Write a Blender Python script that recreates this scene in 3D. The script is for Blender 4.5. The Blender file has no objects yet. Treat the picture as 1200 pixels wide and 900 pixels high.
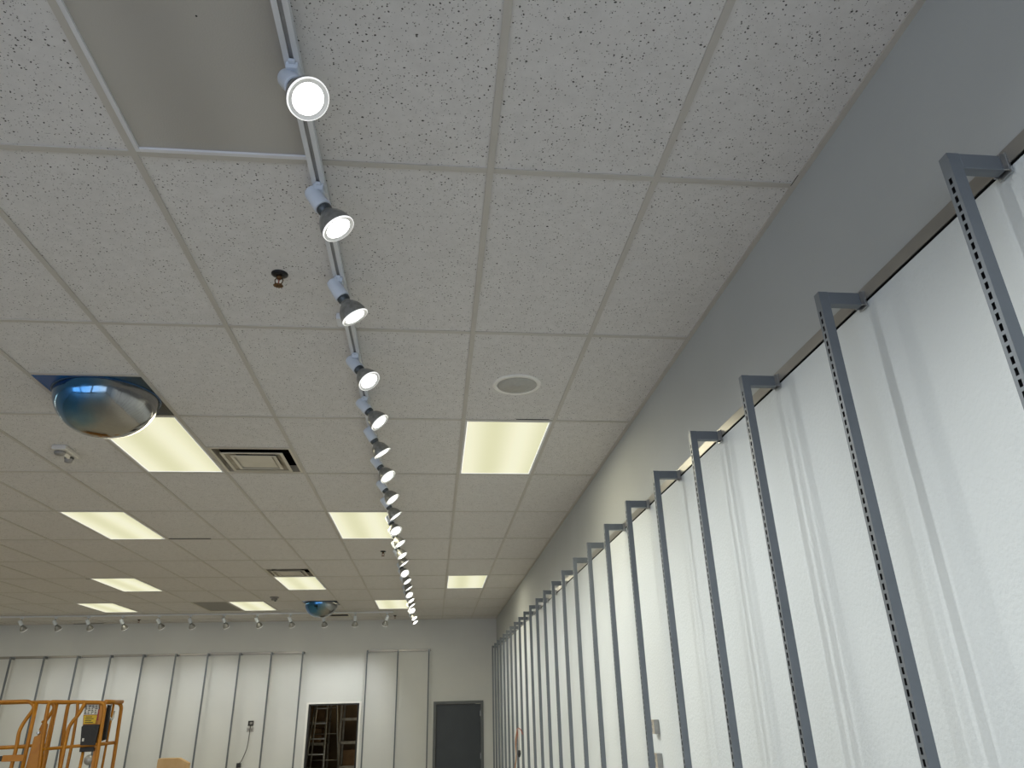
import bpy, bmesh, math, random
from mathutils import Vector, Matrix
random.seed(7)
sc = bpy.context.scene
COL = sc.collection
PI = math.pi
U = 0.61                      # two feet: the module of the ceiling grid
ZC = 3.66                     # ceiling height
XW = 1.15                     # side wall
YB = 13.97                    # back wall
XL = -12.6                    # far side wall (outside the frame)
YF = -6.2                     # shop front behind the camera

# ------------------------------------------------------------------ materials
def srgb(r, g, b):
    f = lambda c: c/12.92 if c <= .04045 else ((c+.055)/1.055)**2.4
    return (f(r/255), f(g/255), f(b/255), 1)

def mat(name, col, rough=.5, metal=0., emit=None, estr=0., spec=.5):
    m = bpy.data.materials.new(name); m.use_nodes = True
    nt = m.node_tree; b = nt.nodes['Principled BSDF']
    b.inputs['Base Color'].default_value = col
    b.inputs['Roughness'].default_value = rough
    b.inputs['Metallic'].default_value = metal
    b.inputs['Specular IOR Level'].default_value = spec
    if emit:
        b.inputs['Emission Color'].default_value = emit
        b.inputs['Emission Strength'].default_value = estr
    return m

def nd(m, t, **kw):
    n = m.node_tree.nodes.new(t)
    for k, v in kw.items():
        if k in n.inputs: n.inputs[k].default_value = v
        else: setattr(n, k, v)
    return n
def lk(m, a, b): m.node_tree.links.new(a, b)
def bsdf(m): return m.node_tree.nodes['Principled BSDF']

def ramp(m, fac, stops):
    r = nd(m, 'ShaderNodeValToRGB')
    while len(r.color_ramp.elements) < len(stops): r.color_ramp.elements.new(.5)
    for e, (p, c) in zip(r.color_ramp.elements, stops): e.position = p; e.color = c
    lk(m, fac, r.inputs['Fac']); return r

def coords(m, scale=(1, 1, 1)):
    tc = nd(m, 'ShaderNodeTexCoord'); mp = nd(m, 'ShaderNodeMapping')
    mp.inputs['Scale'].default_value = scale
    lk(m, tc.outputs['Object'], mp.inputs['Vector']); return mp.outputs['Vector']

def noise(m, vec, scale, detail=3, rough=.5):
    n = nd(m, 'ShaderNodeTexNoise'); n.inputs['Scale'].default_value = scale
    n.inputs['Detail'].default_value = detail; n.inputs['Roughness'].default_value = rough
    lk(m, vec, n.inputs['Vector']); return n

def bump(m, h, strength, dist):
    b = nd(m, 'ShaderNodeBump'); b.inputs['Strength'].default_value = strength
    b.inputs['Distance'].default_value = dist
    lk(m, h, b.inputs['Height']); lk(m, b.outputs['Normal'], bsdf(m).inputs['Normal'])

def mottled(name, c1, c2, scale, rough=.5, metal=0., bs=0., bscale=None, spec=.5):
    m = mat(name, c1, rough, metal, spec=spec); v = coords(m)
    n = noise(m, v, scale)
    r = ramp(m, n.outputs['Fac'], [(.3, c1), (.7, c2)])
    lk(m, r.outputs['Color'], bsdf(m).inputs['Base Color'])
    if bs:
        n2 = noise(m, v, bscale or scale*8, 2)
        bump(m, n2.outputs['Fac'], bs, .004)
    return m

M = {}
# acoustic tile: fissures and pinholes on a plain board
def tile_mat():
    m = mat('acoustic_tile', srgb(206, 204, 200), .95, spec=.1)
    v = coords(m)
    warp = noise(m, v, 60, 2)
    mx = nd(m, 'ShaderNodeMix', data_type='VECTOR'); mx.inputs['Factor'].default_value = .009
    lk(m, v, mx.inputs['A']); lk(m, warp.outputs['Color'], mx.inputs['B'])
    vo = nd(m, 'ShaderNodeTexVoronoi'); vo.inputs['Scale'].default_value = 78
    lk(m, mx.outputs['Result'], vo.inputs['Vector'])
    vo2 = nd(m, 'ShaderNodeTexVoronoi'); vo2.inputs['Scale'].default_value = 150
    lk(m, mx.outputs['Result'], vo2.inputs['Vector'])
    n = noise(m, v, 22, 3, .6)
    # radius threshold of each hole varies with the cell's own colour
    sep = nd(m, 'ShaderNodeSeparateColor'); lk(m, vo.outputs['Color'], sep.inputs['Color'])
    th = nd(m, 'ShaderNodeMapRange'); lk(m, sep.outputs['Red'], th.inputs['Value'])
    th.inputs['From Min'].default_value = .15; th.inputs['To Min'].default_value = .0; th.inputs['To Max'].default_value = .23
    d = nd(m, 'ShaderNodeMath', operation='SUBTRACT'); lk(m, vo.outputs['Distance'], d.inputs[0]); lk(m, th.outputs['Result'], d.inputs[1])
    h1 = ramp(m, d.outputs[0], [(0.0, (0, 0, 0, 1)), (.06, (1, 1, 1, 1))])
    sep2 = nd(m, 'ShaderNodeSeparateColor'); lk(m, vo2.outputs['Color'], sep2.inputs['Color'])
    th2 = nd(m, 'ShaderNodeMapRange'); lk(m, sep2.outputs['Green'], th2.inputs['Value'])
    th2.inputs['From Min'].default_value = .5; th2.inputs['To Min'].default_value = 0; th2.inputs['To Max'].default_value = .26
    d2 = nd(m, 'ShaderNodeMath', operation='SUBTRACT'); lk(m, vo2.outputs['Distance'], d2.inputs[0]); lk(m, th2.outputs['Result'], d2.inputs[1])
    h2 = ramp(m, d2.outputs[0], [(0.0, (.25, .25, .25, 1)), (.08, (1, 1, 1, 1))])
    mul = nd(m, 'ShaderNodeMix', data_type='RGBA', blend_type='MULTIPLY'); mul.inputs['Factor'].default_value = 1
    lk(m, h1.outputs['Color'], mul.inputs['A']); lk(m, h2.outputs['Color'], mul.inputs['B'])
    base = ramp(m, n.outputs['Fac'], [(.3, TILE_LO), (.7, TILE_HI)])
    fin = nd(m, 'ShaderNodeMix', data_type='RGBA'); lk(m, mul.outputs['Result'], fin.inputs['Factor'])
    fin.inputs['A'].default_value = (.085, .08, .078, 1); lk(m, base.outputs['Color'], fin.inputs['B'])
    lk(m, fin.outputs['Result'], bsdf(m).inputs['Base Color'])
    bump(m, mul.outputs['Result'], .35, .002)
    return m
TILE_LO = srgb(202, 200, 199); TILE_HI = srgb(210, 208, 207)
M['tile'] = tile_mat()
M['tbar'] = mottled('painted_grid_steel', srgb(178, 174, 168), srgb(186, 182, 176), 3, .5)
M['black'] = mat('dark_void_and_shade', (.006, .006, .006, 1), .9, spec=.1)
# smooth grey paint and the white textured paint below the rail
def wall_mat(name, c1, c2, sc_, st):
    m = mat(name, c1, .72, spec=.25); v = coords(m)
    n = noise(m, v, 1.3, 4); r = ramp(m, n.outputs['Fac'], [(.3, c1), (.7, c2)])
    lk(m, r.outputs['Color'], bsdf(m).inputs['Base Color'])
    n2 = noise(m, v, sc_, 3, .55); bump(m, n2.outputs['Fac'], st, .006)
    return m
M['wall_grey'] = wall_mat('smooth_grey_paint', srgb(170, 173, 173), srgb(176, 179, 179), 90, .12)
M['wall_white'] = wall_mat('textured_white_paint', srgb(204, 209, 210), srgb(210, 215, 216), 75, .4)
M['wall_back'] = wall_mat('back_wall_paint', srgb(196, 198, 198), srgb(202, 204, 203), 70, .3)
M['floor'] = mottled('floor_vinyl', srgb(176, 170, 158), srgb(190, 184, 172), 2.5, .4)
M['steel'] = mottled('slate_grey_powder_coat', srgb(105, 111, 117), srgb(112, 118, 124), 8, .42, .25)
M['rail'] = mottled('satin_grey_rail', srgb(142, 139, 134), srgb(152, 149, 143), 6, .33, .6)
M['zinc'] = mottled('zinc_plate', srgb(190, 192, 194), srgb(170, 172, 174), 40, .3, .9)
M['track'] = mottled('white_enamel_track', srgb(205, 208, 214), srgb(212, 214, 219), 5, .35)
M['slot'] = mottled('track_slot_grey', srgb(136, 138, 142), srgb(148, 150, 154), 20, .5, .2)
M['copper'] = mat('copper_conductor', srgb(150, 110, 80), .35, .9)
M['socket'] = mottled('white_enamel_socket', srgb(196, 204, 216), srgb(204, 211, 221), 12, .32)  # white enamel with the bluish daylight reflection mixed into its colour
M['collar'] = mottled('dark_collar', srgb(70, 76, 80), srgb(84, 90, 94), 30, .4, .5)
def bulb_mat():
    m = mat('silvered_bulb_glass', srgb(150, 150, 146), .3, .55); v = coords(m)
    n = noise(m, v, 60, 2); r = ramp(m, n.outputs['Fac'], [(.3, srgb(128, 128, 125)), (.7, srgb(150, 150, 147))])
    lk(m, r.outputs['Color'], bsdf(m).inputs['Base Color']); return m
M['bulb'] = bulb_mat()
M['lens_core'] = mat('lit_lamp_core', (1, 1, 1, 1), .4, emit=(1, .99, .96, 1), estr=6)
M['lens_ring'] = mat('lit_lamp_ring', (.6, .6, .58, 1), .3, emit=(1, .98, .93, 1), estr=.10)
M['lens_rim'] = mat('lit_lamp_rim', (.9, .9, .9, 1), .2, emit=(1, .99, .96, 1), estr=.8)
# prismatic lens lit from behind by tubes running along the fitting
def lens_mat(name, lit):
    m = mat(name, srgb(225, 224, 206), .45); v = coords(m)
    w = nd(m, 'ShaderNodeTexWave', wave_type='BANDS', bands_direction='X')
    w.inputs['Scale'].default_value = .82; w.inputs['Phase Offset'].default_value = 1.2
    w.inputs['Distortion'].default_value = .6; w.inputs['Detail'].default_value = 1; w.inputs['Detail Scale'].default_value = .6
    lk(m, v, w.inputs['Vector'])
    if lit:
        r = ramp(m, w.outputs['Fac'], [(0.0, (.76, .745, .47, 1)), (1.0, (.93, .91, .66, 1))])
        lk(m, r.outputs['Color'], bsdf(m).inputs['Emission Color'])
        bsdf(m).inputs['Emission Strength'].default_value = .93
        bsdf(m).inputs['Base Color'].default_value = (.05, .05, .05, 1)
    else:
        r = ramp(m, w.outputs['Fac'], [(0.0, srgb(164, 161, 156)), (1.0, srgb(174, 171, 166))])
        lk(m, r.outputs['Color'], bsdf(m).inputs['Base Color'])
    vo = nd(m, 'ShaderNodeTexVoronoi'); vo.inputs['Scale'].default_value = 160; lk(m, v, vo.inputs['Vector'])
    bump(m, vo.outputs['Distance'], .15, .002)
    return m
M['lens'] = lens_mat('lit_prismatic_lens', True)
M['lens_off'] = lens_mat('unlit_prismatic_lens', False)
M['edge_glow'] = mat('lit_frame_edge_glow', (.6, .6, .55, 1), .4, emit=(1, 1, .9, 1), estr=.8)  # glow put in for lamp light caught on the white frame
M['frame'] = mottled('white_fitting_frame', srgb(206, 206, 210), srgb(214, 214, 218), 5, .35)
M['vent'] = mottled('white_vent_metal', srgb(196, 190, 176), srgb(206, 200, 187), 6, .45)
M['vent_dirty'] = mottled('dusty_vent_metal', srgb(160, 151, 135), srgb(184, 176, 160), 9, .6)
def perf_mat():
    m = mat('perforated_grey_panel', srgb(110, 108, 102), .6, .2); v = coords(m)
    vo = nd(m, 'ShaderNodeTexVoronoi'); vo.inputs['Scale'].default_value = 70; vo.inputs['Randomness'].default_value = 0
    lk(m, v, vo.inputs['Vector'])
    r = ramp(m, vo.outputs['Distance'], [(.28, (.01, .01, .01, 1)), (.34, srgb(150, 146, 138))])
    lk(m, r.outputs['Color'], bsdf(m).inputs['Base Color']); return m
M['perf'] = perf_mat()
# blue film over part of the mirror dome, the bare mirror elsewhere
def dome_mat():
    m = mat('convex_mirror_acrylic', (.8, .8, .8, 1), .07, 1.); v = coords(m)
    sx = nd(m, 'ShaderNodeSeparateXYZ'); lk(m, v, sx.inputs['Vector'])
    n = noise(m, v, 5, 3)
    a0_ = nd(m, 'ShaderNodeMath', operation='MULTIPLY_ADD'); lk(m, sx.outputs['Y'], a0_.inputs[0]); a0_.inputs[1].default_value = .85; lk(m, sx.outputs['X'], a0_.inputs[2])
    a = nd(m, 'ShaderNodeMath', operation='MULTIPLY'); lk(m, a0_.outputs[0], a.inputs[0]); a.inputs[1].default_value = 1.5
    b = nd(m, 'ShaderNodeMath', operation='MULTIPLY_ADD'); lk(m, n.outputs['Fac'], b.inputs[0]); b.inputs[1].default_value = .35; lk(m, a.outputs[0], b.inputs[2])
    c = nd(m, 'ShaderNodeMath', operation='ADD'); lk(m, b.outputs[0], c.inputs[0]); c.inputs[1].default_value = .46
    r = ramp(m, c.outputs[0], [(.24, (.04, .17, .36, 1)), (.40, (.16, .24, .30, 1)), (.52, (.30, .30, .30, 1))])
    lk(m, r.outputs['Color'], bsdf(m).inputs['Base Color'])
    n2 = noise(m, v, 14, 3); rr = ramp(m, n2.outputs['Fac'], [(.3, (.05, .05, .05, 1)), (.75, (.2, .2, .2, 1))])
    lk(m, rr.outputs['Color'], bsdf(m).inputs['Roughness'])
    bsdf(m).inputs['Coat Weight'].default_value = .5; bsdf(m).inputs['Coat Roughness'].default_value = .06
    n3 = noise(m, v, 4.5, 2); bump(m, n3.outputs['Fac'], .5, .02)
    return m
M['dome'] = dome_mat()
M['dome_rim'] = mottled('clear_blue_rim', srgb(24, 60, 96), srgb(34, 70, 104), 10, .2, .2)
def film_mat():
    m = mat('blue_film_panel', srgb(22, 84, 140), .25, .3); v = coords(m)
    sx = nd(m, 'ShaderNodeSeparateXYZ'); lk(m, v, sx.inputs['Vector'])
    mr = nd(m, 'ShaderNodeMapRange'); lk(m, sx.outputs['X'], mr.inputs['Value']); mr.inputs['From Min'].default_value = -.1; mr.inputs['From Max'].default_value = .28
    r = ramp(m, mr.outputs['Result'], [(0, srgb(20, 92, 160)), (.6, srgb(16, 72, 108)), (1, srgb(30, 48, 54))])
    lk(m, r.outputs['Color'], bsdf(m).inputs['Base Color']); return m
M['film'] = film_mat()
M['bronze'] = mottled('aged_bronze', srgb(112, 84, 56), srgb(90, 66, 44), 60, .4, .8)
M['black_metal_shade'] = mottled('black_metal_and_slot_shade', srgb(24, 24, 26), srgb(36, 36, 38), 60, .45, .4)  # black metal fittings; also the painted shade inside the upright slots
M['white_plastic'] = mottled('off_white_plastic', srgb(196, 192, 186), srgb(204, 200, 194), 20, .4)
M['grey_plastic'] = mottled('grey_plastic', srgb(120, 118, 116), srgb(134, 132, 130), 20, .4)
M['grille'] = mottled('speaker_grille', srgb(168, 167, 163), srgb(176, 175, 171), 60, .6, .1)
M['spk_rim'] = mottled('speaker_rim_plastic', srgb(226, 224, 219), srgb(230, 228, 223), 9, .5)
M['lift'] = mottled('safety_orange_paint', srgb(172, 114, 6), srgb(158, 100, 4), 14, .4, .1)
M['lift_worn'] = mottled('worn_orange_paint', srgb(138, 88, 14), srgb(160, 104, 10), 22, .5, .1)
M['rubber'] = mottled('black_rubber', srgb(22, 22, 24), srgb(32, 32, 34), 30, .6)
M['dark_metal'] = mottled('dark_grey_metal', srgb(52, 54, 56), srgb(64, 66, 68), 12, .5, .5)
M['decal'] = mottled('white_decal', srgb(206, 206, 202), srgb(190, 190, 186), 80, .5)
M['decal_y'] = mottled('yellow_decal', srgb(206, 176, 30), srgb(190, 160, 28), 60, .5)
M['decal_r'] = mottled('red_decal', srgb(150, 44, 30), srgb(120, 34, 26), 60, .5)
M['ink'] = mat('printed_ink', (.02, .02, .02, 1), .6)
M['plywood'] = mottled('tan_board', srgb(202, 168, 122), srgb(214, 184, 142), 9, .7)
M['door_leaf'] = mottled('slate_blue_door_paint', srgb(40, 47, 53), srgb(46, 53, 59), 3, .42)
M['door_frame'] = mottled('dark_grey_door_frame', srgb(82, 86, 88), srgb(90, 94, 96), 5, .4)
M['trim_white'] = mottled('white_trim_paint', srgb(212, 212, 209), srgb(218, 218, 215), 5, .45)
M['stock_wall'] = mottled('unpainted_brown_board', srgb(96, 80, 56), srgb(74, 60, 42), 3, .8)
M['stock_floor'] = mottled('bare_concrete', srgb(80, 76, 70), srgb(94, 90, 82), 3, .8)
M['rack'] = mottled('bare_rack_steel', srgb(140, 134, 118), srgb(118, 112, 98), 12, .45, .5)
M['carton'] = mottled('brown_carton', srgb(132, 104, 70), srgb(118, 92, 62), 10, .8)
M['alu'] = mottled('brushed_aluminium', srgb(134, 132, 124), srgb(118, 116, 108), 30, .4, .5)
M['cord_red'] = mottled('red_cord_jacket', srgb(146, 66, 56), srgb(156, 78, 62), 40, .5)
M['cord_tan'] = mottled('tan_cord_jacket', srgb(176, 138, 104), srgb(160, 122, 92), 40, .5)
M['cord_black'] = mottled('black_cord_jacket', srgb(26, 26, 28), srgb(34, 34, 36), 40, .5)
M['plate'] = mottled('steel_cover_plate', srgb(150, 150, 148), srgb(164, 164, 160), 20, .35, .5)
M['glass'] = mat('shop_glass', (1, 1, 1, 1), 0)
bsdf(M['glass']).inputs['Transmission Weight'].default_value = 1
M['alu_dark'] = mottled('shopfront_aluminium', srgb(70, 72, 76), srgb(80, 82, 86), 6, .35, .6)
M['pavement'] = mottled('pavement_concrete', srgb(150, 148, 142), srgb(164, 162, 156), 1, .85)

# ------------------------------------------------------------------ mesh helpers
class MB:
    """collects shapes, each with its material, into one mesh"""
    def __init__(s): s.bm = bmesh.new(); s.mats = []
    def mi(s, m):
        if m not in s.mats: s.mats.append(m)
        return s.mats.index(m)
    def box(s, x0, x1, y0, y1, z0, z1, m, mtx=None):
        vs = [s.bm.verts.new((x, y, z)) for z in (z0, z1) for y in (y0, y1) for x in (x0, x1)]
        k = s.mi(m)
        for f in ((0, 2, 3, 1), (4, 5, 7, 6), (0, 1, 5, 4), (2, 6, 7, 3), (1, 3, 7, 5), (0, 4, 6, 2)):
            fc = s.bm.faces.new([vs[i] for i in f]); fc.material_index = k
        if mtx is not None:
            for v in vs: v.co = mtx @ v.co
        return vs
    def quad(s, pts, m):
        f = s.bm.faces.new([s.bm.verts.new(p) for p in pts]); f.material_index = s.mi(m); return f
    def prism(s, prof, y0, y1, m, axis='Y'):
        """closed profile in (x,z), drawn out along y"""
        k = s.mi(m); f = lambda p, t: (p[0], t, p[1]) if axis == 'Y' else (t, p[0], p[1]) if axis == 'X' else (p[0], p[1], t)
        a = [s.bm.verts.new(f(p, y0)) for p in prof]; b = [s.bm.verts.new(f(p, y1)) for p in prof]
        n = len(prof)
        for i in range(n):
            fc = s.bm.faces.new((a[i], a[(i+1) % n], b[(i+1) % n], b[i])); fc.material_index = k
        s.bm.faces.new(a[::-1]).material_index = k; s.bm.faces.new(b).material_index = k
    def lathe(s, prof, m, seg=24, mtx=None, cap=True):
        """prof: list of (r, z[, material]); rings about the z axis"""
        rings = []
        for p in prof:
            r, z = p[0], p[1]
            if r < 1e-6: ring = [s.bm.verts.new((0, 0, z))]
            else: ring = [s.bm.verts.new((r*math.cos(2*PI*i/seg), r*math.sin(2*PI*i/seg), z)) for i in range(seg)]
            rings.append(ring)
        for j in range(len(rings)-1):
            mm = prof[j][2] if len(prof[j]) > 2 else m
            k = s.mi(mm); A, B = rings[j], rings[j+1]
            for i in range(seg):
                i2 = (i+1) % seg
                if len(A) == 1 and len(B) == 1: continue
                if len(A) == 1: f = s.bm.faces.new((A[0], B[i2], B[i]))
                elif len(B) == 1: f = s.bm.faces.new((A[i], A[i2], B[0]))
                else: f = s.bm.faces.new((A[i], A[i2], B[i2], B[i]))
                f.material_index = k; f.smooth = True
        if cap:
            for ring in (rings[0], rings[-1]):
                if len(ring) > 1: s.bm.faces.new(ring).material_index = s.mi(m)
        if mtx is not None:
            for ring in rings:
                for v in ring: v.co = mtx @ v.co
    def tube(s, pts, r, m, seg=8, closed=False):
        pts = [Vector(p) for p in pts]; k = s.mi(m); rings = []
        n = len(pts); prev = None
        for i, p in enumerate(pts):
            if closed: t = (pts[(i+1) % n]-pts[i-1])
            else: t = (pts[min(i+1, n-1)]-pts[max(i-1, 0)])
            t.normalize()
            if prev is None:
                a = Vector((0, 0, 1)) if abs(t.z) < .9 else Vector((1, 0, 0))
                u = t.cross(a).normalized()
            else:
                u = (prev-t*prev.dot(t)).normalized()
            prev = u; w = t.cross(u)
            rings.append([s.bm.verts.new(p+(u*math.cos(2*PI*q/seg)+w*math.sin(2*PI*q/seg))*r) for q in range(seg)])
        for i in range(n if closed else n-1):
            A, B = rings[i], rings[(i+1) % n]
            for q in range(seg):
                f = s.bm.faces.new((A[q], A[(q+1) % seg], B[(q+1) % seg], B[q])); f.material_index = k; f.smooth = True
        if not closed:
            s.bm.faces.new(rings[0][::-1]).material_index = k; s.bm.faces.new(rings[-1]).material_index = k
    def build(s, name, parent=None, loc=None, bevel=0):
        bmesh.ops.recalc_face_normals(s.bm, faces=s.bm.faces)
        me = bpy.data.meshes.new(name); s.bm.to_mesh(me); s.bm.free()
        for m in s.mats: me.materials.append(m)
        o = bpy.data.objects.new(name, me); COL.objects.link(o)
        if parent: o.parent = parent
        if loc is not None: o.location = loc
        if bevel:
            b = o.modifiers.new('bevel', 'BEVEL'); b.width = bevel; b.segments = 2; b.limit_method = 'ANGLE'
            b.angle_limit = math.radians(50)
        return o

def rounded(pts, r, n=5):
    """polyline with its inner corners rounded"""
    pts = [Vector(p) for p in pts]; out = [pts[0]]
    for a, b, c in zip(pts, pts[1:], pts[2:]):
        d1 = (a-b); d2 = (c-b); q = min(r, d1.length*.49, d2.length*.49)
        p1 = b+d1.normalized()*q; p2 = b+d2.normalized()*q
        for i in range(n+1):
            t = i/n; out.append(p1*(1-t)**2+b*2*t*(1-t)+p2*t*t)
    out.append(pts[-1]); return out

def tag(o, label, cat, group=None, kind=None):
    o['label'] = label; o['category'] = cat
    if group: o['group'] = group
    if kind: o['kind'] = kind
    return o
def struct(o): o['kind'] = 'structure'; return o
def empty(name, loc=(0, 0, 0), rz=0):
    e = bpy.data.objects.new(name, None); COL.objects.link(e); e.location = loc; e.rotation_euler = (0, 0, rz)
    e.empty_display_size = .1; return e
def kids(o): return [c for c in bpy.data.objects if c.parent == o]
def copy_tree(o, parent=None):
    c = o.copy(); COL.objects.link(c); c.parent = parent
    for ch in kids(o): copy_tree(ch, c)
    return c

# ------------------------------------------------------------------ setting
# cells (column, half row) of the grid that hold a fitting instead of a tile
TROFF = [(-2, -1, 'off'), (0, 2, 'on'), (-4, 2, 'on'), (-6, 4, 'on'), (-2, 4, 'on'), (-8, 7, 'on'),
         (-4, 7, 'on'), (0, 7, 'on'), (-10, 9, 'on'), (-6, 9, 'on'), (-2, 9, 'on')]
VENTS = [(-3, 5), (-4, 13)]          # (column, half row)
DOMES = [(-4, 3), (-4, 18)]
skip = set(VENTS)
for c, r, s_ in TROFF: skip.add((c, 2*r)); skip.add((c, 2*r+1))
skip.add((-7, 18)); skip.add((-7, 19)); skip.add((-4, 21))
def ceiling():
    b = MB(); t = M['tile']
    r0, r1 = -10, 23
    for c in range(-21, 2):
        for r in range(r0, r1):
            if (c, r) in skip: continue
            x0, x1 = max(c*U, XL), min((c+1)*U, XW); y0, y1 = r*U, min((r+1)*U, YB)
            if y1 <= y0 or x1 <= x0: continue
            b.quad([(x0, y0, ZC), (x0, y1, ZC), (x1, y1, ZC), (x1, y0, ZC)], t)
    # tiles that sit short of their grid leave a black gap
    for x0, x1, y0, y1 in ((-.0+.05+.30, .572, 2*1.22-.026, 2*1.22-.013), (-5*U+.55-.61, -4*U-.16+.0, 5*1.22-.05, 5*1.22-.012)):
        b.quad([(x0, y0, ZC-.0008), (x0, y1, ZC-.0008), (x1, y1, ZC-.0008), (x1, y0, ZC-.0008)], M['black'])
    for x0, x1, y0, y1 in ((-7.36, -6.79, 13.87, 13.93), (-4.93, -4.86, 8.57, 8.60), (.247, .254, .303, .310)):
        b.quad([(x0, y0, ZC-.0058), (x0, y1, ZC-.0058), (x1, y1, ZC-.0058), (x1, y0, ZC-.0058)], M['black'])
    # closed plenum above
    b.box(XL-.1, XW+.1, r0*U-.1, YB+.1, ZC+.45, ZC+.5, M['stock_wall'])
    struct(b.build('ceiling'))
    g = MB(); w = .012; z0, z1 = ZC-.005, ZC+.03
    for c in range(-20, 2):
        g.box(c*U-w, c*U+w, r0*U, YB, z0, z1, M['tbar'])
    g.box(XW-.022, XW, r0*U, YB, z0-.001, z1, M['tbar']); g.box(XL, XL+.022, r0*U, YB, z0-.001, z1, M['tbar'])
    g.box(XL, XW, YB-.022, YB, z0-.001, z1, M['tbar'])
    g.box(XW-.024, XW-.0215, -.06, .0, ZC-.0056, ZC-.0048, M['black'])
    for r in range(-5, 12):
        g.box(XL, XW, 2*r*U-w, 2*r*U+w, z0+.0006, z1-.001, M['tbar'])
    # short cross tees that split a long cell beside a square fitting
    for c, r in VENTS+DOMES:
        for q in (r, r+1):
            if q % 2: g.box(c*U, (c+1)*U, q*U-w, q*U+w, z0+.0006, z1-.001, M['tbar'])
    struct(g.build('ceiling_grid'))
ceiling()

def walls():
    b = MB(); b.box(XL-.2, XW+.2, YF-.2, YB, -.2, 0, M['floor']); struct(b.build('floor'))
    b = MB(); b.box(XW, XW+.2, YF-.2, YB+.2, 0, ZC+.5, M['wall_grey']); struct(b.build('wall_right'))
    b = MB(); b.box(XW-.007, XW, -3.2, YB-.05, .1, ZC-.642, M['wall_white']); struct(b.build('wall_right_panel'))
    b = MB(); b.box(XW-.012, XW, -3.2, YB, 0, .1, M['trim_white']); struct(b.build('baseboard_right'))
    b = MB(); b.box(XL-.2, XL, YF-.2, YB+.2, 0, ZC+.5, M['wall_back']); struct(b.build('wall_left'))
    # back wall with its two doorways
    D1 = (-2.62, -1.625, 2.068); D2 = (-.15, .86, 2.058)
    b = MB(); w = M['wall_back']; T = .14
    for x0, x1, z0, z1 in ((XL, D1[0], 0, ZC+.5), (D1[0], D1[1], D1[2], ZC+.5), (D1[1], D2[0], 0, ZC+.5),
                           (D2[0], D2[1], D2[2], ZC+.5), (D2[1], XW, 0, ZC+.5)):
        b.box(x0, x1, YB, YB+T, z0, z1, w)
    struct(b.build('wall_back'))
    b = MB(); f = M['trim_white']                                   # bright casing of the open doorway
    for x0, x1, z0, z1 in ((D1[0]-.04, D1[0], 0, D1[2]+.03), (D1[1], D1[1]+.04, 0, D1[2]+.03), (D1[0], D1[1], D1[2], D1[2]+.03)):
        b.box(x0, x1, YB-.014, YB, z0, z1, f)
    k = M['rubber']
    for x0, x1, z0, z1 in ((D1[0], D1[0]+.035, 0, D1[2]), (D1[1]-.035, D1[1], 0, D1[2]), (D1[0]+.035, D1[1]-.035, D1[2]-.03, D1[2])):
        b.box(x0, x1, YB-.006, YB+T+.01, z0, z1, k)
    struct(b.build('trim_1', bevel=.002))
    # closed door
    d = empty('door_1', ((D2[0]+D2[1])/2, YB, 0)); struct(d)
    hw = (D2[1]-D2[0])/2; b = MB(); f = M['door_frame']
    for x0, x1, z0, z1 in ((-hw-.0, -hw+.055, 0, D2[2]), (hw-.055, hw, 0, D2[2]), (-hw+.055, hw-.055, D2[2]-.055, D2[2])):
        b.box(x0, x1, -.018, T, z0, z1, f)
    b.build('door_frame', d, bevel=.003)
    b = MB(); b.box(-hw+.058, hw-.058, .045, .09, .01, D2[2]-.058, M['door_leaf']); b.build('door_leaf', d, bevel=.002)
    b = MB(); b.lathe([(0, 0), (.028, 0), (.028, .01), (.012, .015), (.012, .04), (.027, .05), (.027, .062), (0, .07)], M['zinc'], 16,
                      Matrix.Translation((-hw+.13, .045, .79)) @ Matrix.Rotation(PI/2, 4, 'X')); b.build('door_knob', d)
    b = MB()
    for z in (.25, 1.05, 1.82): b.box(hw-.064, hw-.05, .035, .05, z-.05, z+.05, M['zinc'])
    b.build('hinges', d)
    b = MB()
    for x0, x1 in ((XL, D1[0]-.05), (D1[1]+.05, D2[0]), (D2[1], XW-.012)): b.box(x0, x1, YB-.012, YB, 0, .1, M['trim_white'])
    struct(b.build('baseboard_back'))
    # stockroom behind the open doorway
    b = MB(); s = M['stock_wall']
    b.box(-4.2, .6, 17.0, 17.1, 0, 3.2, s); b.box(-4.3, -4.2, YB+T, 17.1, 0, 3.2, s); b.box(.6, .7, YB+T, 17.1, 0, 3.2, s)
    b.box(-4.3, .7, YB+T, 17.1, 3.2, 3.3, s); b.box(-4.2, .6, YB+T-.001, YB+T+.02, 2.3, 3.2, s)
    struct(b.build('wall_stockroom'))
    b = MB(); b.box(-4.3, .7, YB, 17.1, -.2, 0, M['stock_floor']); struct(b.build('floor_stockroom'))
    # shop front behind the camera: low sill, glass bays, head wall
    b = MB(); w = M['wall_back']
    b.box(XL, XW, YF-.15, YF, 0, .35, w); b.box(XL, XW, YF-.15, YF, 3.0, ZC+.5, w)
    for x in (-12.6, -8.3, -3.9): b.box(x, x+.45, YF-.15, YF, .35, 3.0, w)
    b.box(XW-.35, XW, YF-.15, YF, .35, 3.0, w)
    struct(b.build('wall_front'))
    for i, (x0, x1) in enumerate(((-12.15, -8.3), (-7.85, -3.9), (-3.45, XW-.35))):
        e = empty('window_%d' % (i+1), ((x0+x1)/2, YF-.08, 0)); struct(e); h = (x1-x0)/2
        b = MB()
        for a0, a1, z0, z1 in ((-h, h, .35, .4), (-h, h, 2.95, 3.0), (-h, -h+.05, .4, 2.95), (h-.05, h, .4, 2.95), (-.025, .025, .4, 2.95)):
            b.box(a0, a1, -.04, .04, z0, z1, M['alu_dark'])
        b.build('window_frame', e)
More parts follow.
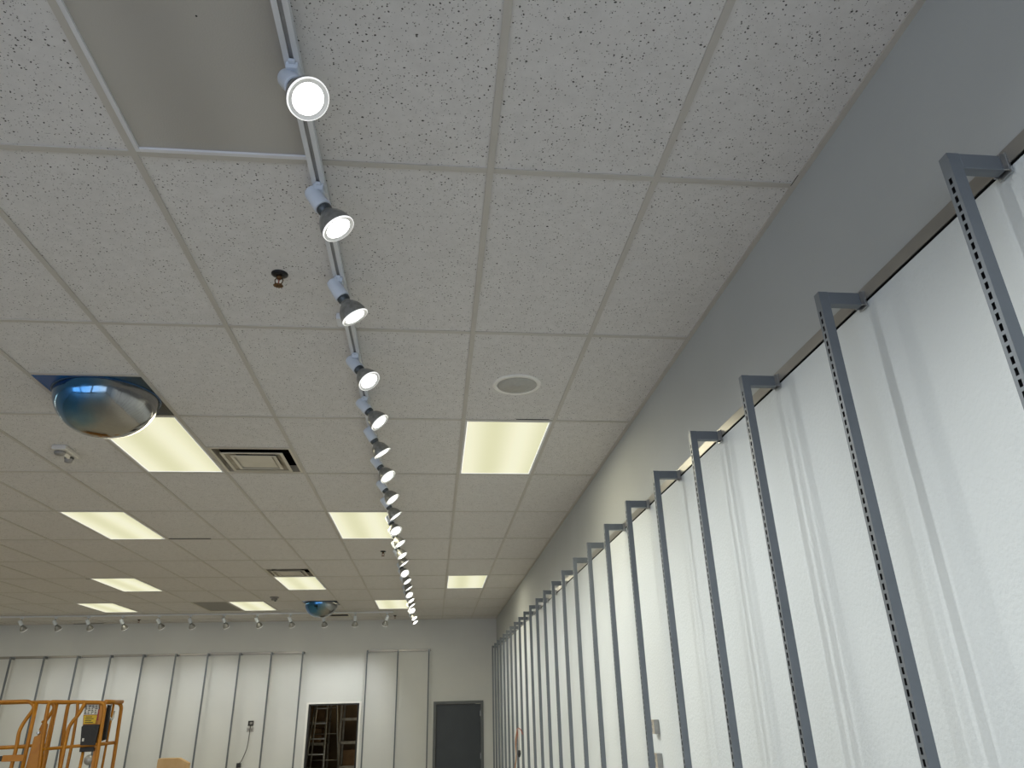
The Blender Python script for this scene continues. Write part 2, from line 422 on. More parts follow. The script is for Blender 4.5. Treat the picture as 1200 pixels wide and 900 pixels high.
    b = MB(); b.box(-30, 20, -30, YF-.2, -.25, -.2, M['pavement']); struct(b.build('pavement_outside'))
walls()

# ------------------------------------------------------------------ slotted uprights and their rails
GA = 0.0
def post_mesh(z1, z0=.03):
    """square tube whose face towards -x is pierced by a column of slots"""
    b = MB(); m = M['steel']; w = .014; D = .030
    x0, x1 = 0, D; y0, y1 = -w, w
    # three plain sides, top, bottom
    for pts in ([(x0, y0, z0), (x1, y0, z0), (x1, y0, z1), (x0, y0, z1)], [(x0, y1, z0), (x1, y1, z0), (x1, y1, z1), (x0, y1, z1)],
                [(x1, y0, z0), (x1, y1, z0), (x1, y1, z1), (x1, y0, z1)], [(x0, y0, z1), (x1, y0, z1), (x1, y1, z1), (x0, y1, z1)],
                [(x0, y0, z0), (x1, y0, z0), (x1, y1, z0), (x0, y1, z0)]):
        b.quad(pts, m)
    sa, sb = -.0045, .0045; p = .0254; h = .0165; zt = z1-.055
    n = int((zt-z0-.05)/p); zb = zt-n*p
    b.quad([(x0, y0, z0), (x0, sa, z0), (x0, sa, z1), (x0, y0, z1)], m)
    b.quad([(x0, sb, z0), (x0, y1, z0), (x0, y1, z1), (x0, sb, z1)], m)
    b.quad([(x0, sa, zt), (x0, sb, zt), (x0, sb, z1), (x0, sa, z1)], m)
    b.quad([(x0, sa, z0), (x0, sb, z0), (x0, sb, zb), (x0, sa, zb)], m)
    dp = .022; k = M['black_metal_shade']  # slot insides coloured black for the shade within the steel tube
    for i in range(n):
        a = zb+i*p; c = a+h
        b.quad([(x0, sa, c), (x0, sb, c), (x0, sb, a+p), (x0, sa, a+p)], m)
        b.quad([(x0, sa, a), (x0, sa, c), (dp, sa, c), (dp, sa, a)], k)
        b.quad([(x0, sb, a), (x0, sb, c), (dp, sb, c), (dp, sb, a)], k)
        b.quad([(x0, sa, a), (x0, sb, a), (dp, sb, a), (dp, sa, a)], k)
        b.quad([(x0, sa, c), (x0, sb, c), (dp, sb, c), (dp, sa, c)], k)
        b.quad([(dp, sa, a), (dp, sb, a), (dp, sb, c), (dp, sa, c)], k)
    bmesh.ops.remove_doubles(b.bm, verts=b.bm.verts, dist=1e-5)
    return b
ARM = .16
def make_upright():
    """local frame: origin on the wall at floor level, -x into the room"""
    e = empty('slotted_upright')
    zt = ZC-.612
    p = post_mesh(zt).build('post', e, (-ARM, 0, 0))
    b = MB(); b.box(-ARM+.030, -.022, -.014, .014, zt-.042, zt, M['steel']); b.build('arm', e, bevel=.002)
    b = MB()                                                        # zinc clip that holds the arm on the rail
    b.box(-.030, -.013, -.018, -.0142, zt-.044, zt+.002, M['zinc']); b.box(-.030, -.013, .0142, .018, zt-.044, zt+.002, M['zinc'])
    b.box(-.017, -.0125, -.020, .020, zt-.050, zt+.006, M['zinc'])
    b.build('rail_clip', e)
    b = MB(); b.box(-ARM-.012, -ARM+.045, -.03, .03, 0, .006, M['steel']); b.lathe([(.012, .006), (.012, .03)], M['steel'], 12, Matrix.Translation((-ARM+.015, 0, 0)))
    b.build('levelling_foot', e)
    b = MB(); b.box(-ARM+.030, 0.0-.007, -.012, .012, .55, .585, M['steel']); b.build('lower_arm', e)
    return e
up = make_upright()
ORD = ['first', 'second', 'third', 'fourth', 'fifth', 'sixth', 'seventh', 'eighth', 'ninth', 'tenth', 'eleventh', 'twelfth', 'thirteenth',
       'fourteenth', 'fifteenth', 'sixteenth', 'seventeenth', 'eighteenth', 'nineteenth', 'twentieth', 'twenty-first', 'twenty-second', 'twenty-third', 'twenty-fourth']
NSIDE = 24
for i in range(NSIDE):
    o = up if i == 0 else copy_tree(up)
    o.location = (XW, -.826+.61*i, 0)
    if i < 12: l = 'grey slotted steel upright on the side wall, %s from the camera end of its row' % ORD[i]
    else: l = 'grey slotted steel upright on the side wall, %s from the back corner' % ORD[NSIDE-1-i]
    if i == NSIDE-1: l = 'grey slotted steel upright on the side wall, standing right in the back corner'.replace(' right', '')
    tag(o, l, 'upright', 'slotted uprights along the side wall')
b = MB()
b.box(XW-.013, XW-.001, -3.2, YB-.03, ZC-.636, ZC-.594, M['rail']); b.box(XW-.010, XW-.0005, -3.2, YB-.03, ZC-.639, ZC-.636, M['black'])  # thin black strip below the rail stands in for its shadow line
tag(b.build('wall_rail', bevel=0), 'long grey steel rail high on the side wall, carrying the row of slotted uprights', 'rail')

XS1 = [-2.80-.617*k for k in range(0, 11)]
XS2 = [-1.512, -.892, -.262]
for i, x in enumerate(XS1+XS2):
    o = copy_tree(up); o.location = (x, YB, 0); o.rotation_euler = (0, 0, PI/2)
    if i < len(XS1):
        l = 'slotted upright on the back wall, %s from the open doorway in the long row' % ORD[i]
        tag(o, l, 'upright', 'slotted uprights on the back wall')
    else:
        k = i-len(XS1)
        tag(o, ['slotted upright between the doors, the one beside the open doorway', 'slotted upright in the middle of the short row of three between the doors',
                'slotted upright between the doors, the one beside the closed slate door'][k], 'upright', 'uprights between the two doors')
for x0, x1, l in ((XS1[-1]-.3, XS1[0]+.02, 'long grey rail on the back wall above the long row of uprights'),
                  (XS2[0]-.02, XS2[-1]+.04, 'short grey rail on the back wall between the two doors')):
    b = MB(); b.box(x0, x1, YB-.013, YB-.001, ZC-.636, ZC-.594, M['rail']); b.box(x0, x1, YB-.010, YB-.0005, ZC-.639, ZC-.636, M['black'])  # black strip drawn for the shade under each back wall rail
    tag(b.build('wall_rail'), l, 'rail', 'rails on the back wall')

# ------------------------------------------------------------------ troffers
def make_troffer(lit):
    e = empty('ceiling_light_panel')                                 # origin: centre of the opening at ceiling height
    b = MB(); hx, hy = U/2-.010, U-.010; fw = .016; z = -.001
    for x0, x1, y0, y1 in ((-hx, -hx+fw, -hy, hy), (hx-fw, hx, -hy, hy), (-hx+fw, hx-fw, -hy, -hy+fw), (-hx+fw, hx-fw, hy-fw, hy)):
        b.box(x0, x1, y0, y1, z-.004, .02, M['edge_glow'] if False else M['frame'])
    b.box(-hx, hx, -hy, hy, .02, .12, M['frame'])
    b.build('light_frame', e, bevel=.0015)
    b = MB(); ix, iy = hx-fw, hy-fw; eg = .006
    if lit:
        b.box(-ix, ix, -iy, iy, -.0005, .004, M['lens'])
        for x0, x1, y0, y1 in ((-ix, -ix+eg, -iy, iy), (ix-eg, ix, -iy, iy), (-ix+eg, ix-eg, -iy, -iy+eg), (-ix+eg, ix-eg, iy-eg, iy)):
            b.box(x0, x1, y0, y1, -.002, .002, M['edge_glow'])
    else:
        b.box(-ix, ix, -iy, iy, .003, .006, M['lens_off'])
        b.lathe([(0, .0024), (.003, .0024), (.003, .0031)], M['black_metal_shade'], 8, Matrix.Translation((.06, .05, 0)))
    b.build('light_lens', e)
    return e
TL = {(-2, -1): 'unlit grey ceiling light panel with a pale frame beside the track, closest to the camera',
      (0, 2): 'lit square-looking ceiling light panel just beyond the round ceiling speaker',
      (-4, 2): 'lit ceiling light panel just behind the big blue mirror dome',
      (-6, 4): 'lit ceiling light panel, second out in the row on the side away from the wall uprights',
      (-2, 4): 'lit ceiling light panel partly hidden by the middle of the spotlight track',
      (-8, 7): 'lit ceiling light panel alone in the far ceiling on the orange lift side',
      (-4, 7): 'lit ceiling light panel touching the square air vent in the far ceiling',
      (0, 7): 'small lit ceiling light panel between the spotlight track and the upright wall, near the back',
      (-10, 9): 'lit ceiling light panel close to the back wall, above the orange lift',
      (-6, 9): 'lit ceiling light panel close to the back wall beside a dark grille panel',
      (-2, 9): 'lit ceiling light panel close to the back wall, behind the end of the long track'}
lit0 = make_troffer(True); first = True
for c, r, s_ in TROFF:
    if s_ == 'off': o = make_troffer(False)
    elif first: o = lit0; first = False
    else: o = copy_tree(lit0)
    o.location = ((c+.5)*U, (2*r+1)*U, ZC)
    tag(o, TL[(c, r)], 'ceiling light', 'fluorescent ceiling panels')

# ------------------------------------------------------------------ air vents
def make_vent():
    e = empty('ceiling_vent'); h = U/2-.010
    b = MB()
    # flat outer flange then three stepped square cones
    def ring(a0, z0, a1, z1, m, t=.0015):
        for s in range(4):
            R = Matrix.Rotation(s*PI/2, 4, 'Z')
            pts = [(-a0, -a0, z0), (a0, -a0, z0), (a1, -a1, z1), (-a1, -a1, z1)]
            lo = [R @ Vector(p) for p in pts]; hi = [p+Vector((0, 0, t)) for p in lo]
            b.quad(lo, m); b.quad(hi, m); b.quad([lo[0], lo[1], hi[1], hi[0]], m); b.quad([lo[2], lo[3], hi[3], hi[2]], m)
    ring(h, -.002, h-.022, -.002, M['vent'])
    ring(h-.022, -.002, h-.028, .05, M['vent_dirty'])
    b.build('vent_flange', e)
    for k, (a0, a1, z0, z1) in enumerate(((h-.072, h-.150, -.012, .018), (h-.132, h-.20, -.014, .010))):
        b = MB(); ring(a0, z0, a1, z1, M['vent_dirty' if k == 0 else 'vent']); ring(a0, z0-.003, a0-.022, z0-.003, M['vent'], .003); b.build('vent_cone', e)
    b = MB(); a = h-.168; b.box(-a, a, -a, a, -.012, -.009, M['vent']); b.build('vent_centre', e, bevel=.002)
    b = MB(); b.box(-h, h, -h, h, .16, .17, M['black'])
    for s in range(4):
        R = Matrix.Rotation(s*PI/2, 4, 'Z'); b.quad([R @ Vector(p) for p in ((-h, -h, .0), (h, -h, .0), (h, -h, .16), (-h, -h, .16))], M['black'])
    b.build('vent_box', e)
    return e
v0 = make_vent()
VL = ['large square stepped ceiling air vent beside the lit panel behind the mirror dome', 'square ceiling air vent touching a lit panel in the far ceiling']
for i, (c, r) in enumerate(VENTS):
    o = v0 if i == 0 else copy_tree(v0)
    o.location = ((c+.5)*U, (r+.5)*U, ZC)
    if i==0: o.location.x += 0
    tag(o, VL[i], 'air vent', 'ceiling air vents')
e = empty('air_slot', (-3.5*U, 21.5*U, ZC))
b = MB(); h = U/2-.012; q0, q1 = -.16, .13
for x0, x1, y0, y1 in ((-h, h, -h, q0), (-h, h, q1, h), (-h, -h+.02, q0, q1), (h-.02, h, q0, q1)): b.box(x0, x1, y0, y1, -.003, .004, M['vent'])
b.build('slot_frame', e)
b = MB(); b.box(-h, h, -h, h, .2, .21, M['black']); b.box(-h, h, q1, q1+.01, .004, .2, M['black']); b.box(-h, h, q0-.01, q0, .004, .2, M['black'])
b.box(-h, -h+.01, q0, q1, .004, .2, M['black']); b.box(h-.01, h, q0, q1, .004, .2, M['black']); b.build('slot_void', e)
tag(e, 'dark rectangular air slot beside the small mirror dome near the back wall', 'air vent')
e = empty('return_grille', (-6.5*U, 19*U, ZC))
b = MB(); hx, hy = U/2-.01, U-.01
for x0, x1, y0, y1 in ((-hx, -hx+.02, -hy, hy), (hx-.02, hx, -hy, hy), (-hx+.02, hx-.02, -hy, -hy+.02), (-hx+.02, hx-.02, hy-.02, hy)):
    b.box(x0, x1, y0, y1, -.004, .01, M['vent_dirty'])
b.build('grille_frame', e)
b = MB(); b.box(-hx+.02, hx-.02, -hy+.02, hy-.02, .0, .004, M['perf']); b.box(-hx, hx, -hy, hy, .01, .3, M['black']); b.build('grille_panel', e)
tag(e, 'dark perforated return air panel in the ceiling near the back wall', 'air vent')

# ------------------------------------------------------------------ mirror domes
def make_dome():
    e = empty('mirror_dome')
    b = MB(); h = U/2-.012; b.box(-h, h, -h, h, -.0035, .0, M['film']); b.build('mirror_base', e)
    b = MB(); R = .284; H = .245; pr = []
    for i in range(25):
        t = i/24*PI/2; pr.append((R*math.cos(t), -.008-H*math.sin(t)))
    pr[-1] = (0, -.008-H)
    b.lathe(pr, M['dome'], 64, cap=False); b.build('mirror_bowl', e)
    b = MB(); b.lathe([(R-.002, -.003), (R+.010, -.0035), (R+.011, -.007), (R-.001, -.011), (R-.002, -.003)], M['dome_rim'], 64, cap=False); b.build('mirror_rim', e)
    return e
d0 = make_dome()
for i, (c, r) in enumerate(DOMES):
    o = d0 if i == 0 else copy_tree(d0)
    o.location = ((c+.5)*U, (r+.5)*U, ZC-.0005)
    tag(o, ['large blue and silver half-dome mirror hanging under the ceiling beside a lit panel', 'small blue and silver half-dome mirror on the ceiling near the back wall'][i], 'dome mirror', 'ceiling mirror domes')

# ------------------------------------------------------------------ ceiling speaker, sprinklers, alarms
e = empty('ceiling_speaker', (.295, 1.86, ZC))
b = MB(); b.lathe([(.118, 0), (.146, 0), (.146, -.003), (.138, -.008), (.120, -.009), (.118, -.006)], M['spk_rim'], 48, cap=False); b.build('speaker_rim', e)
b = MB(); b.lathe([(.119, -.004), (.119, -.006), (.08, -.0085), (.012, -.010), (.010, -.013), (0, -.013)], M['grille'], 48, cap=False); b.build('speaker_grille', e)
tag(e, 'round grey ceiling speaker in a tile just before a lit panel', 'speaker')

def make_sprinkler():
    e = empty('fire_sprinkler')
    b = MB(); b.lathe([(0, 0), (.036, 0), (.036, -.003), (.024, -.010), (.019, -.012), (0, -.012)], M['black_metal_shade'], 24); b.build('escutcheon', e)
    b = MB(); b.lathe([(.012, -.010), (.012, -.024), (.008, -.028), (0, -.028)], M['bronze'], 12)
    for s in (-1, 1):
        b.tube([(s*.010, 0, -.020), (s*.017, 0, -.032), (s*.015, 0, -.045), (s*.002, 0, -.058)], .0022, M['bronze'], 6)
    b.tube([(0, 0, -.026), (0, 0, -.056)], .0025, M['cord_red'], 6)
    b.build('sprinkler_frame', e)
    b = MB(); b.lathe([(0, -.056), (.006, -.057), (.010, -.058), (.010, -.0595), (0, -.0595)], M['bronze'], 12)
    for k in range(12):
        a = k*PI/6; R = Matrix.Rotation(a, 4, 'Z')
        b.box(.009, .021, -.0035, .0035, -.0605, -.059, M['bronze'], R)
    b.build('deflector', e)
    return e
sp0 = make_sprinkler()
for i, (x, y, l) in enumerate(((-1.43*U, .6*1.22, 'large bronze fire sprinkler with a black collar between the grey panel and mirror dome'),
                               (-1.305*U, 5.575*1.22, 'small dark fire sprinkler just past the lit panel that the track crosses'),
                               (-1.56*U, 10.84*1.22, 'tiny dark fire sprinkler near the back wall beside the end of the long track'),
                               (-9.7*U, 10.95*1.22, 'tiny dark fire sprinkler near the back wall above the orange lift'))):
    o = sp0 if i == 0 else copy_tree(sp0); o.location = (x, y, ZC); tag(o, l, 'fire sprinkler', 'fire sprinklers')

def make_alarm():
    e = empty('alarm_strobe')
    b = MB(); b.box(-.048, .048, -.11, .11, -.034, 0, M['white_plastic']); b.build('alarm_base', e, bevel=.006)
    b = MB(); b.lathe([(0, -.060), (.028, -.058), (.036, -.050), (.037, -.034), (0, -.034)][::-1], M['grey_plastic'], 24, Matrix.Translation((-.010, -.055, 0))); b.build('horn_cover', e)
    b = MB(); b.box(.008, .024, -.045, .03, -.062, -.034, M['white_plastic']); b.build('strobe_lens', e, bevel=.005)
    b = MB(); b.lathe([(.028, -.034), (.030, -.045), (.024, -.074), (0, -.078)], M['grey_plastic'], 16, Matrix.Translation((.0, .065, 0))); b.lathe([(.0305, -.041), (.0305, -.050)], M['black_metal_shade'], 16, Matrix.Translation((.0, .065, 0)), cap=False); b.build('sensor', e)
    return e
a0 = make_alarm(); a0.location = (-4.6*U, 2.57*1.22, ZC); a0.rotation_euler = (0, 0, .0)
tag(a0, 'white rectangular ceiling alarm strobe below the large mirror dome', 'alarm')
e = empty('smoke_detector', (-4.57*U, 8.62*1.22, ZC))
b = MB(); b.lathe([(0, 0), (.075, 0), (.075, -.012), (.06, -.02), (0, -.02)], M['grey_plastic'], 28); b.build('detector_base', e)
b = MB(); b.lathe([(.052, -.018), (.052, -.045), (.04, -.055), (0, -.058)], M['grey_plastic'], 28); b.lathe([(.014, -.057), (.014, -.07), (0, -.072)], M['black_metal_shade'], 12, Matrix.Translation((.02, -.012, 0))); b.build('detector_head', e)
tag(e, 'small round grey smoke detector between two lit panels near the back', 'smoke detector')

# ------------------------------------------------------------------ lighting tracks
def track_profile(b, a0, a1, axis):
    # channel: two lips either side of a recessed slot
    w = .023; h = .024; z = ZC-.0062
    def bx(p0, p1, z0, z1, m):
        if axis == 'Y': b.box(p0, p1, a0, a1, z0, z1, m)
        else: b.box(a0, a1, p0, p1, z0, z1, m)
    bx(-w, w, z-.004, z, M['track'])
    bx(-w, -w+.006, z-h, z-.004, M['track']); bx(w-.006, w, z-h, z-.004, M['track'])
    bx(-w+.006, -w+.0165, z-h, z-h+.004, M['track']); bx(w-.0165, w-.006, z-h, z-h+.004, M['track'])
    bx(-.0165+.006, .0165-.006, z-.018, z-.004, M['slot'])
    bx(-.009, -.0065, z-.020, z-.018, M['copper']); bx(.0065, .009, z-.020, z-.018, M['copper'])
XT = -.612
b = MB(); track_profile(b, -3.2, 13.0, 'Y'); o = b.build('lighting_track', loc=(XT, 0, 0))
tag(o, 'long white lighting track running down the ceiling from the camera to the back wall', 'lighting track')
YT = 12.55
b = MB(); track_profile(b, -10.0, -.95, 'X'); o = b.build('lighting_track', loc=(0, YT, 0))
tag(o, 'white lighting track running across the ceiling along the back wall', 'lighting track')
b = MB(); b.box(-.055, -.024, -.04, .04, -.032, 0, M['track']); b.box(-.024, .0, -.03, .03, -.034, -.030, M['track']); 
b.box(.024, .05, -.035, .035, -.010, -.004, M['track'])
tag(b.build('power_feed_box', loc=(XT, 1.10, ZC), bevel=.003), 'small white power feed box clipped on the long track behind the third spotlight', 'junction box')

def make_head(drop):
    e = empty('track_spotlight')
    zt = -.030                                                       # underside of the track
    b = MB(); b.box(-.0095, .0095, -.040, .040, zt-.010, zt, M['socket']); b.box(-.0175, .0175, -.028, .028, zt-.024, zt-.0002, M['socket'])
    b.build('track_adapter', e, bevel=.002)
    b = MB(); b.lathe([(.006, zt-.020), (.006, zt-.036), (.009, zt-.037), (.009, zt-.042), (.005, zt-.043), (.005, zt-.055-drop)], M['zinc'], 14)
    b.tube([(0, -.013, zt-.046), (0, .013, zt-.046)], .007, M['collar'], 10)
    b.build('swivel_stem', e)
    pv = empty('spot_head'); pv.parent = e; pv.location = (0, 0, -.085-drop)
    # pivot frame: lamp shines along -z
    b = MB(); b.lathe([(0, .058), (.018, .057), (.026, .052), (.0295, .042), (.0315, -.030), (.0315, -.036), (.028, -.037), (0, -.037)], M['socket'], 32)
    s = b.build('lamp_socket', pv)
    b = MB(); b.lathe([(.024, -.033), (.027, -.040), (.0265, -.052), (.022, -.060), (.0215, -.066)], M['collar'], 24, cap=False); b.build('lamp_collar', pv)
    b = MB(); b.lathe([(.0215, -.055), (.023, -.066), (.036, -.078), (.049, -.098), (.0575, -.122), (.0596, -.136), (.0602, -.143)], M['bulb'], 40, cap=False)
    bulb = b.build('bulb', pv)
    b = MB(); b.lathe([(.0602, -.143, M['lens_rim']), (.0596, -.1475, M['lens_rim']), (.0568, -.1485, M['lens_ring']), (.0540, -.1455, M['lens_ring']), (.0450, -.144, M['lens_core']), (.03, -.147, M['lens_core']), (0, -.149)], M['lens_core'], 40, cap=False)
    b.build('bulb_lens', bulb)
    return e
HEADS = [(-1.62, .6, -.1, -.78), (-1.03, .6, -.15, -.77), (-0.427, 0.43, -0.37, -0.76), (0.107, 0.52, -0.02, -0.78), (0.717, 0.49, 0.1, -0.76), (1.46, 0.56, -0.26, -0.74), (2.041, 0.64, -0.1, -0.69),
         (2.538, 0.56, 0.11, -0.82), (3.141, 0.6, -0.22, -0.77), (3.748, 0.63, -0.11, -0.77), (4.269, 0.62, 0.07, -0.78), (4.913, 0.45, -0.41, -0.79), (5.438, 0.57, -0.11, -0.81),
         (6.071, 0.57, -0.13, -0.81), (6.506, 0.59, 0.07, -0.81), (7.347, 0.47, -0.52, -0.71), (7.827, 0.57, -0.16, -0.8), (8.386, 0.59, 0.04, -0.81), (9.199, 0.49, -0.49, -0.72),
         (9.683, 0.57, -0.18, -0.8), (10.208, 0.59, -0.03, -0.81), (11.15, 0.44, -0.61, -0.65), (12.093, 0.55, -0.3, -0.78), (12.75, 0.57, -0.26, -0.78)]
SPOT_W = 15.5; SPOT_B = 12.5
def spot(parent, watts, size, blend, name='spot_beam'):
    l = bpy.data.lights.new(name, 'SPOT'); l.energy = watts; l.spot_size = math.radians(size); l.spot_blend = blend
    l.shadow_soft_size = .012; l.color = SPOT_C
    o = bpy.data.objects.new(name, l); COL.objects.link(o); o.parent = parent; o.location = (0, 0, -.17); return o
SPOT_C = (.98, 1.0, .975)
h0 = make_head(0)
hb0 = make_head(.045)
def pivot_of(o): return [c for c in kids(o) if c.name.startswith('spot_head')][0]
def aim(o, d, watts, size):
    pv = pivot_of(o); d = Vector(d).normalized()
    pv.rotation_mode = 'QUATERNION'; pv.rotation_quaternion = (-d).to_track_quat('Z', 'Y')
    spot(pv, watts, size, .9)
NOTE = {0: 'beyond the frame'}
for i, (y, dx, dy, dz) in enumerate(HEADS):
    o = h0 if i == 0 else copy_tree(h0)
    o.location = (XT, y, ZC)
    k = i-2
    if k < 0: l = 'lit spotlight on the long track almost overhead, %s one above the picture' % ORD[-k]
    elif k < 11: l = 'lit spotlight on the long track, %s in view from the camera end' % ORD[k]
    else: l = 'lit spotlight on the long track, %s from its end at the back wall' % ORD[len(HEADS)-1-i]
    tag(o, l, 'spotlight', 'spotlights on the long track')
    aim(o, (dx, dy, dz), SPOT_W*(1.55 if i < 5 else .85 if i < 8 else .52), 96)
XB = [-7.67, -7.08, -6.51, -5.91, -5.26, -4.70, -4.09, -3.49, -2.88, -2.26, -1.67, -1.07]
XB = [-8.32]+XB
for i, x in enumerate(XB):
    o = hb0 if i == 0 else copy_tree(hb0)
    o.location = (x, YT, ZC); o.rotation_euler = (0, 0, 0)
    n = len(XB)-1-i
    tag(o, 'small spotlight on the back wall track, %s from the long track' % ORD[n], 'spotlight', 'spotlights on the back wall track')
    a = ((i*37) % 11-5)/30.
    aim(o, ((.24+a*.4) if n > 2 else (.1, -.05, -.25)[2-n], .60+.1*a, -.72), SPOT_B, 70)

# ------------------------------------------------------------------ cover plates and cords on the walls
def box_on_side(y, z, l):
    e = empty('wall_outlet', (XW-.007, y, z))
    b = MB(); b.box(-.030, 0, -.036, .036, -.038, .038, M['plate']); b.build('outlet_box', e, bevel=.003)
    b = MB(); b.box(-.034, -.030, -.034, .034, -.037, .037, M['vent_dirty'])
    for s in (-1, 1): b.box(-.0355, -.034, -.014, .014, s*.017-.010, s*.017+.010, M['grey_plastic'])
    b.build('outlet_cover', e, bevel=.001)
    tag(e, l, 'outlet', 'outlet boxes on the side wall')
box_on_side(2.52, ZC-1.880, 'upper grey outlet box on the side wall beside a slotted upright')
box_on_side(2.52, ZC-2.055, 'lower grey outlet box on the side wall beside a slotted upright')
e = empty('wall_thermostat', (-3.70, YB, ZC-1.905))
b = MB(); b.box(-.05, .05, -.022, 0, -.045, .045, M['rubber']); b.build('sensor_body', e, bevel=.003)
b = MB(); b.box(-.015, .034, -.025, -.022, -.02, .022, M['grey_plastic']); b.build('display', e)
tag(e, 'small dark square box on the back wall above a pale plate', 'wall box')
e = empty('wall_jack', (-3.70, YB, ZC-2.02))
b = MB(); b.box(-.066, .066, -.008, 0, -.040, .040, M['plate']); b.build('jack_plate', e, bevel=.002)
b = MB(); b.box(-.045, -.012, -.012, -.008, -.02, .02, M['grey_plastic']); b.box(.012, .045, -.012, -.008, -.02, .02, M['grey_plastic']); b.build('jack_insert', e)
tag(e, 'pale double cover plate on the back wall with a cord hanging from it', 'cover plate')
b = MB()
b.tube(rounded([(-3.70, YB-.012, ZC-1.94), (-3.70, YB-.03, ZC-2.02), (-3.70, YB-.03, ZC-2.15), (-3.71, YB-.035, ZC-2.35), (-3.79, YB-.04, ZC-2.56), (-3.83, YB-.04, ZC-2.60)], .1), .006, M['cord_black'], 8)
b.box(-3.87, -3.79, YB-.06, YB-.02, ZC-2.67, ZC-2.59, M['cord_black'])
b.tube([(-3.84, YB-.04, ZC-2.66), (-3.86, YB-.03, ZC-3.1), (-3.86, YB-.03, .12)], .005, M['cord_black'], 8)
tag(b.build('extension_lead'), 'thin dark cord hanging down the back wall to a black plug', 'cord')

# ------------------------------------------------------------------ red strap, cord and white tag at the far uprights
e = empty('hanging_lead', (.955, 8.3, 1.64))
b = MB(); b.tube(rounded([(.03, -.16, -.05), (.01, -.18, .0), (.0, 0, .02), (.0, .25, .0), (.02, .25, -.12)], .06), .006, M['cord_red'], 8); b.build('red_loop', e)
b = MB()
for q in (-.03, .0, .03):
    b.tube(rounded([(.0, .22, .0), (-.01+q*.3, .36+q*.5, -.16), (0, .38+q, -.34), (.0, .62+q, -.5), (.0, .85+q, -.75), (.0, .95, -1.2), (0, .95, -1.63)], .12), .0065, M['cord_tan' if q else 'cord_red'], 8)
b.build('hanging_strands', e)
b = MB(); b.tube([(.0, .0, .01), (.0, .02, -.12), (.0, .04, -.24)], .009, M['white_plastic'], 8); b.build('white_cord', e)
b = MB(); b.lathe([(0, 0), (.02, -.01), (.024, -.05), (.012, -.085), (0, -.09)], M['cord_black'], 14, Matrix.Translation((0, .04, -.235))); b.build('black_plug', e)
tag(e, 'tangle of red and tan cord with a white lead hanging near the back corner', 'cord')

# ------------------------------------------------------------------ stockroom: ladder and racks
def ladder():
    e = empty('step_ladder', (-2.46, 14.62, 0))
    def rail(x0, x1, y0, y1, name):
        b = MB(); b.tube([(x0, y0, 0), (x1, y1, 2.2)], .017, M['alu'], 8); b.build(name, e)
    rail(-.30, -.16, 0, .30, 'front_rail'); rail(.14, .02+.06, 0, .30, 'front_rail')
    rail(-.28, -.14, .85, .36, 'rear_rail'); rail(.40, .26, .85, .36, 'rear_rail')
    for k in range(7):
        z = .28+.285*k; t = z/2.2; b = MB()
        b.box(-.30+.14*t, .14-.06*t, .30*t-.03, .30*t+.045, z-.012, z+.012, M['alu']); b.build('step', e)
    for k in range(4):
        z = .5+.5*k; t = z/2.2; b = MB(); b.tube([(-.28+.14*t, .85-.49*t, z), (.40-.14*t, .85-.49*t, z)], .010, M['alu'], 6); b.build('rear_brace', e)
    b = MB(); b.box(-.18, .28, .26, .42, 2.19, 2.23, M['alu']); b.build('top_cap', e, bevel=.005)
    tag(e, 'silver step ladder standing in the dark stockroom doorway', 'ladder')
ladder()
def rack(x0, x1, y0, y1, h, levels, label):
    e = empty('storage_rack', ((x0+x1)/2, (y0+y1)/2, 0)); hx, hy = (x1-x0)/2, (y1-y0)/2
    for sx in (-1, 1):
        for sy in (-1, 1):
            b = MB(); b.box(sx*hx-.02, sx*hx+.02, sy*hy-.02, sy*hy+.02, 0, h, M['rack']); b.build('rack_post', e)
    for z in levels:
        b = MB(); b.box(-hx, hx, -hy, hy, z-.012, z+.012, M['rack']); b.box(-hx, hx, -hy-.02, -hy, z-.04, z+.014, M['rack']); b.build('rack_shelf', e)
    tag(e, label, 'rack', 'stockroom racks'); return e
rack(-2.15, -1.25, 15.6, 16.2, 2.35, (.35, .85, 1.32, 1.78, 2.25), 'dim metal storage rack in the stockroom, on the side toward the short row of uprights')
rack(-3.5, -2.5, 15.9, 16.5, 2.3, (.3, .8, 1.3, 1.72, 2.2), 'dim metal storage rack in the stockroom, seen behind the step ladder')
for x, y, z, w, h, l in ((-1.9, 15.9, .862, .34, .30, 'brown carton on the stockroom rack, below the wide crossbar'), (-2.75, 16.2, 1.312, .30, .28, 'brown carton on the rack behind the ladder, lower one'),
                         (-2.72, 16.2, 1.732, .34, .26, 'brown carton on the rack behind the ladder, upper one')):
    b = MB(); b.box(-w/2, w/2, -.2, .2, 0, h, M['carton']); b.box(-.025, .025, -.201, .201, h-.001, h+.001, M['cord_tan'])
    tag(b.build('carton', loc=(x, y, z), bevel=.004), l, 'carton', 'stockroom cartons')

# ------------------------------------------------------------------ tan box with a clipped corner
b = MB(); b.prism([(-3.74, 0), (-3.345, 0), (-3.345, 1.345), (-3.475, 1.41), (-3.725, 1.412), (-3.74, 1.40)], 9.0, 9.10, M['plywood'])
tag(b.build('tan_box', bevel=.006), 'tan board box with a clipped upper corner standing before the back wall', 'box')

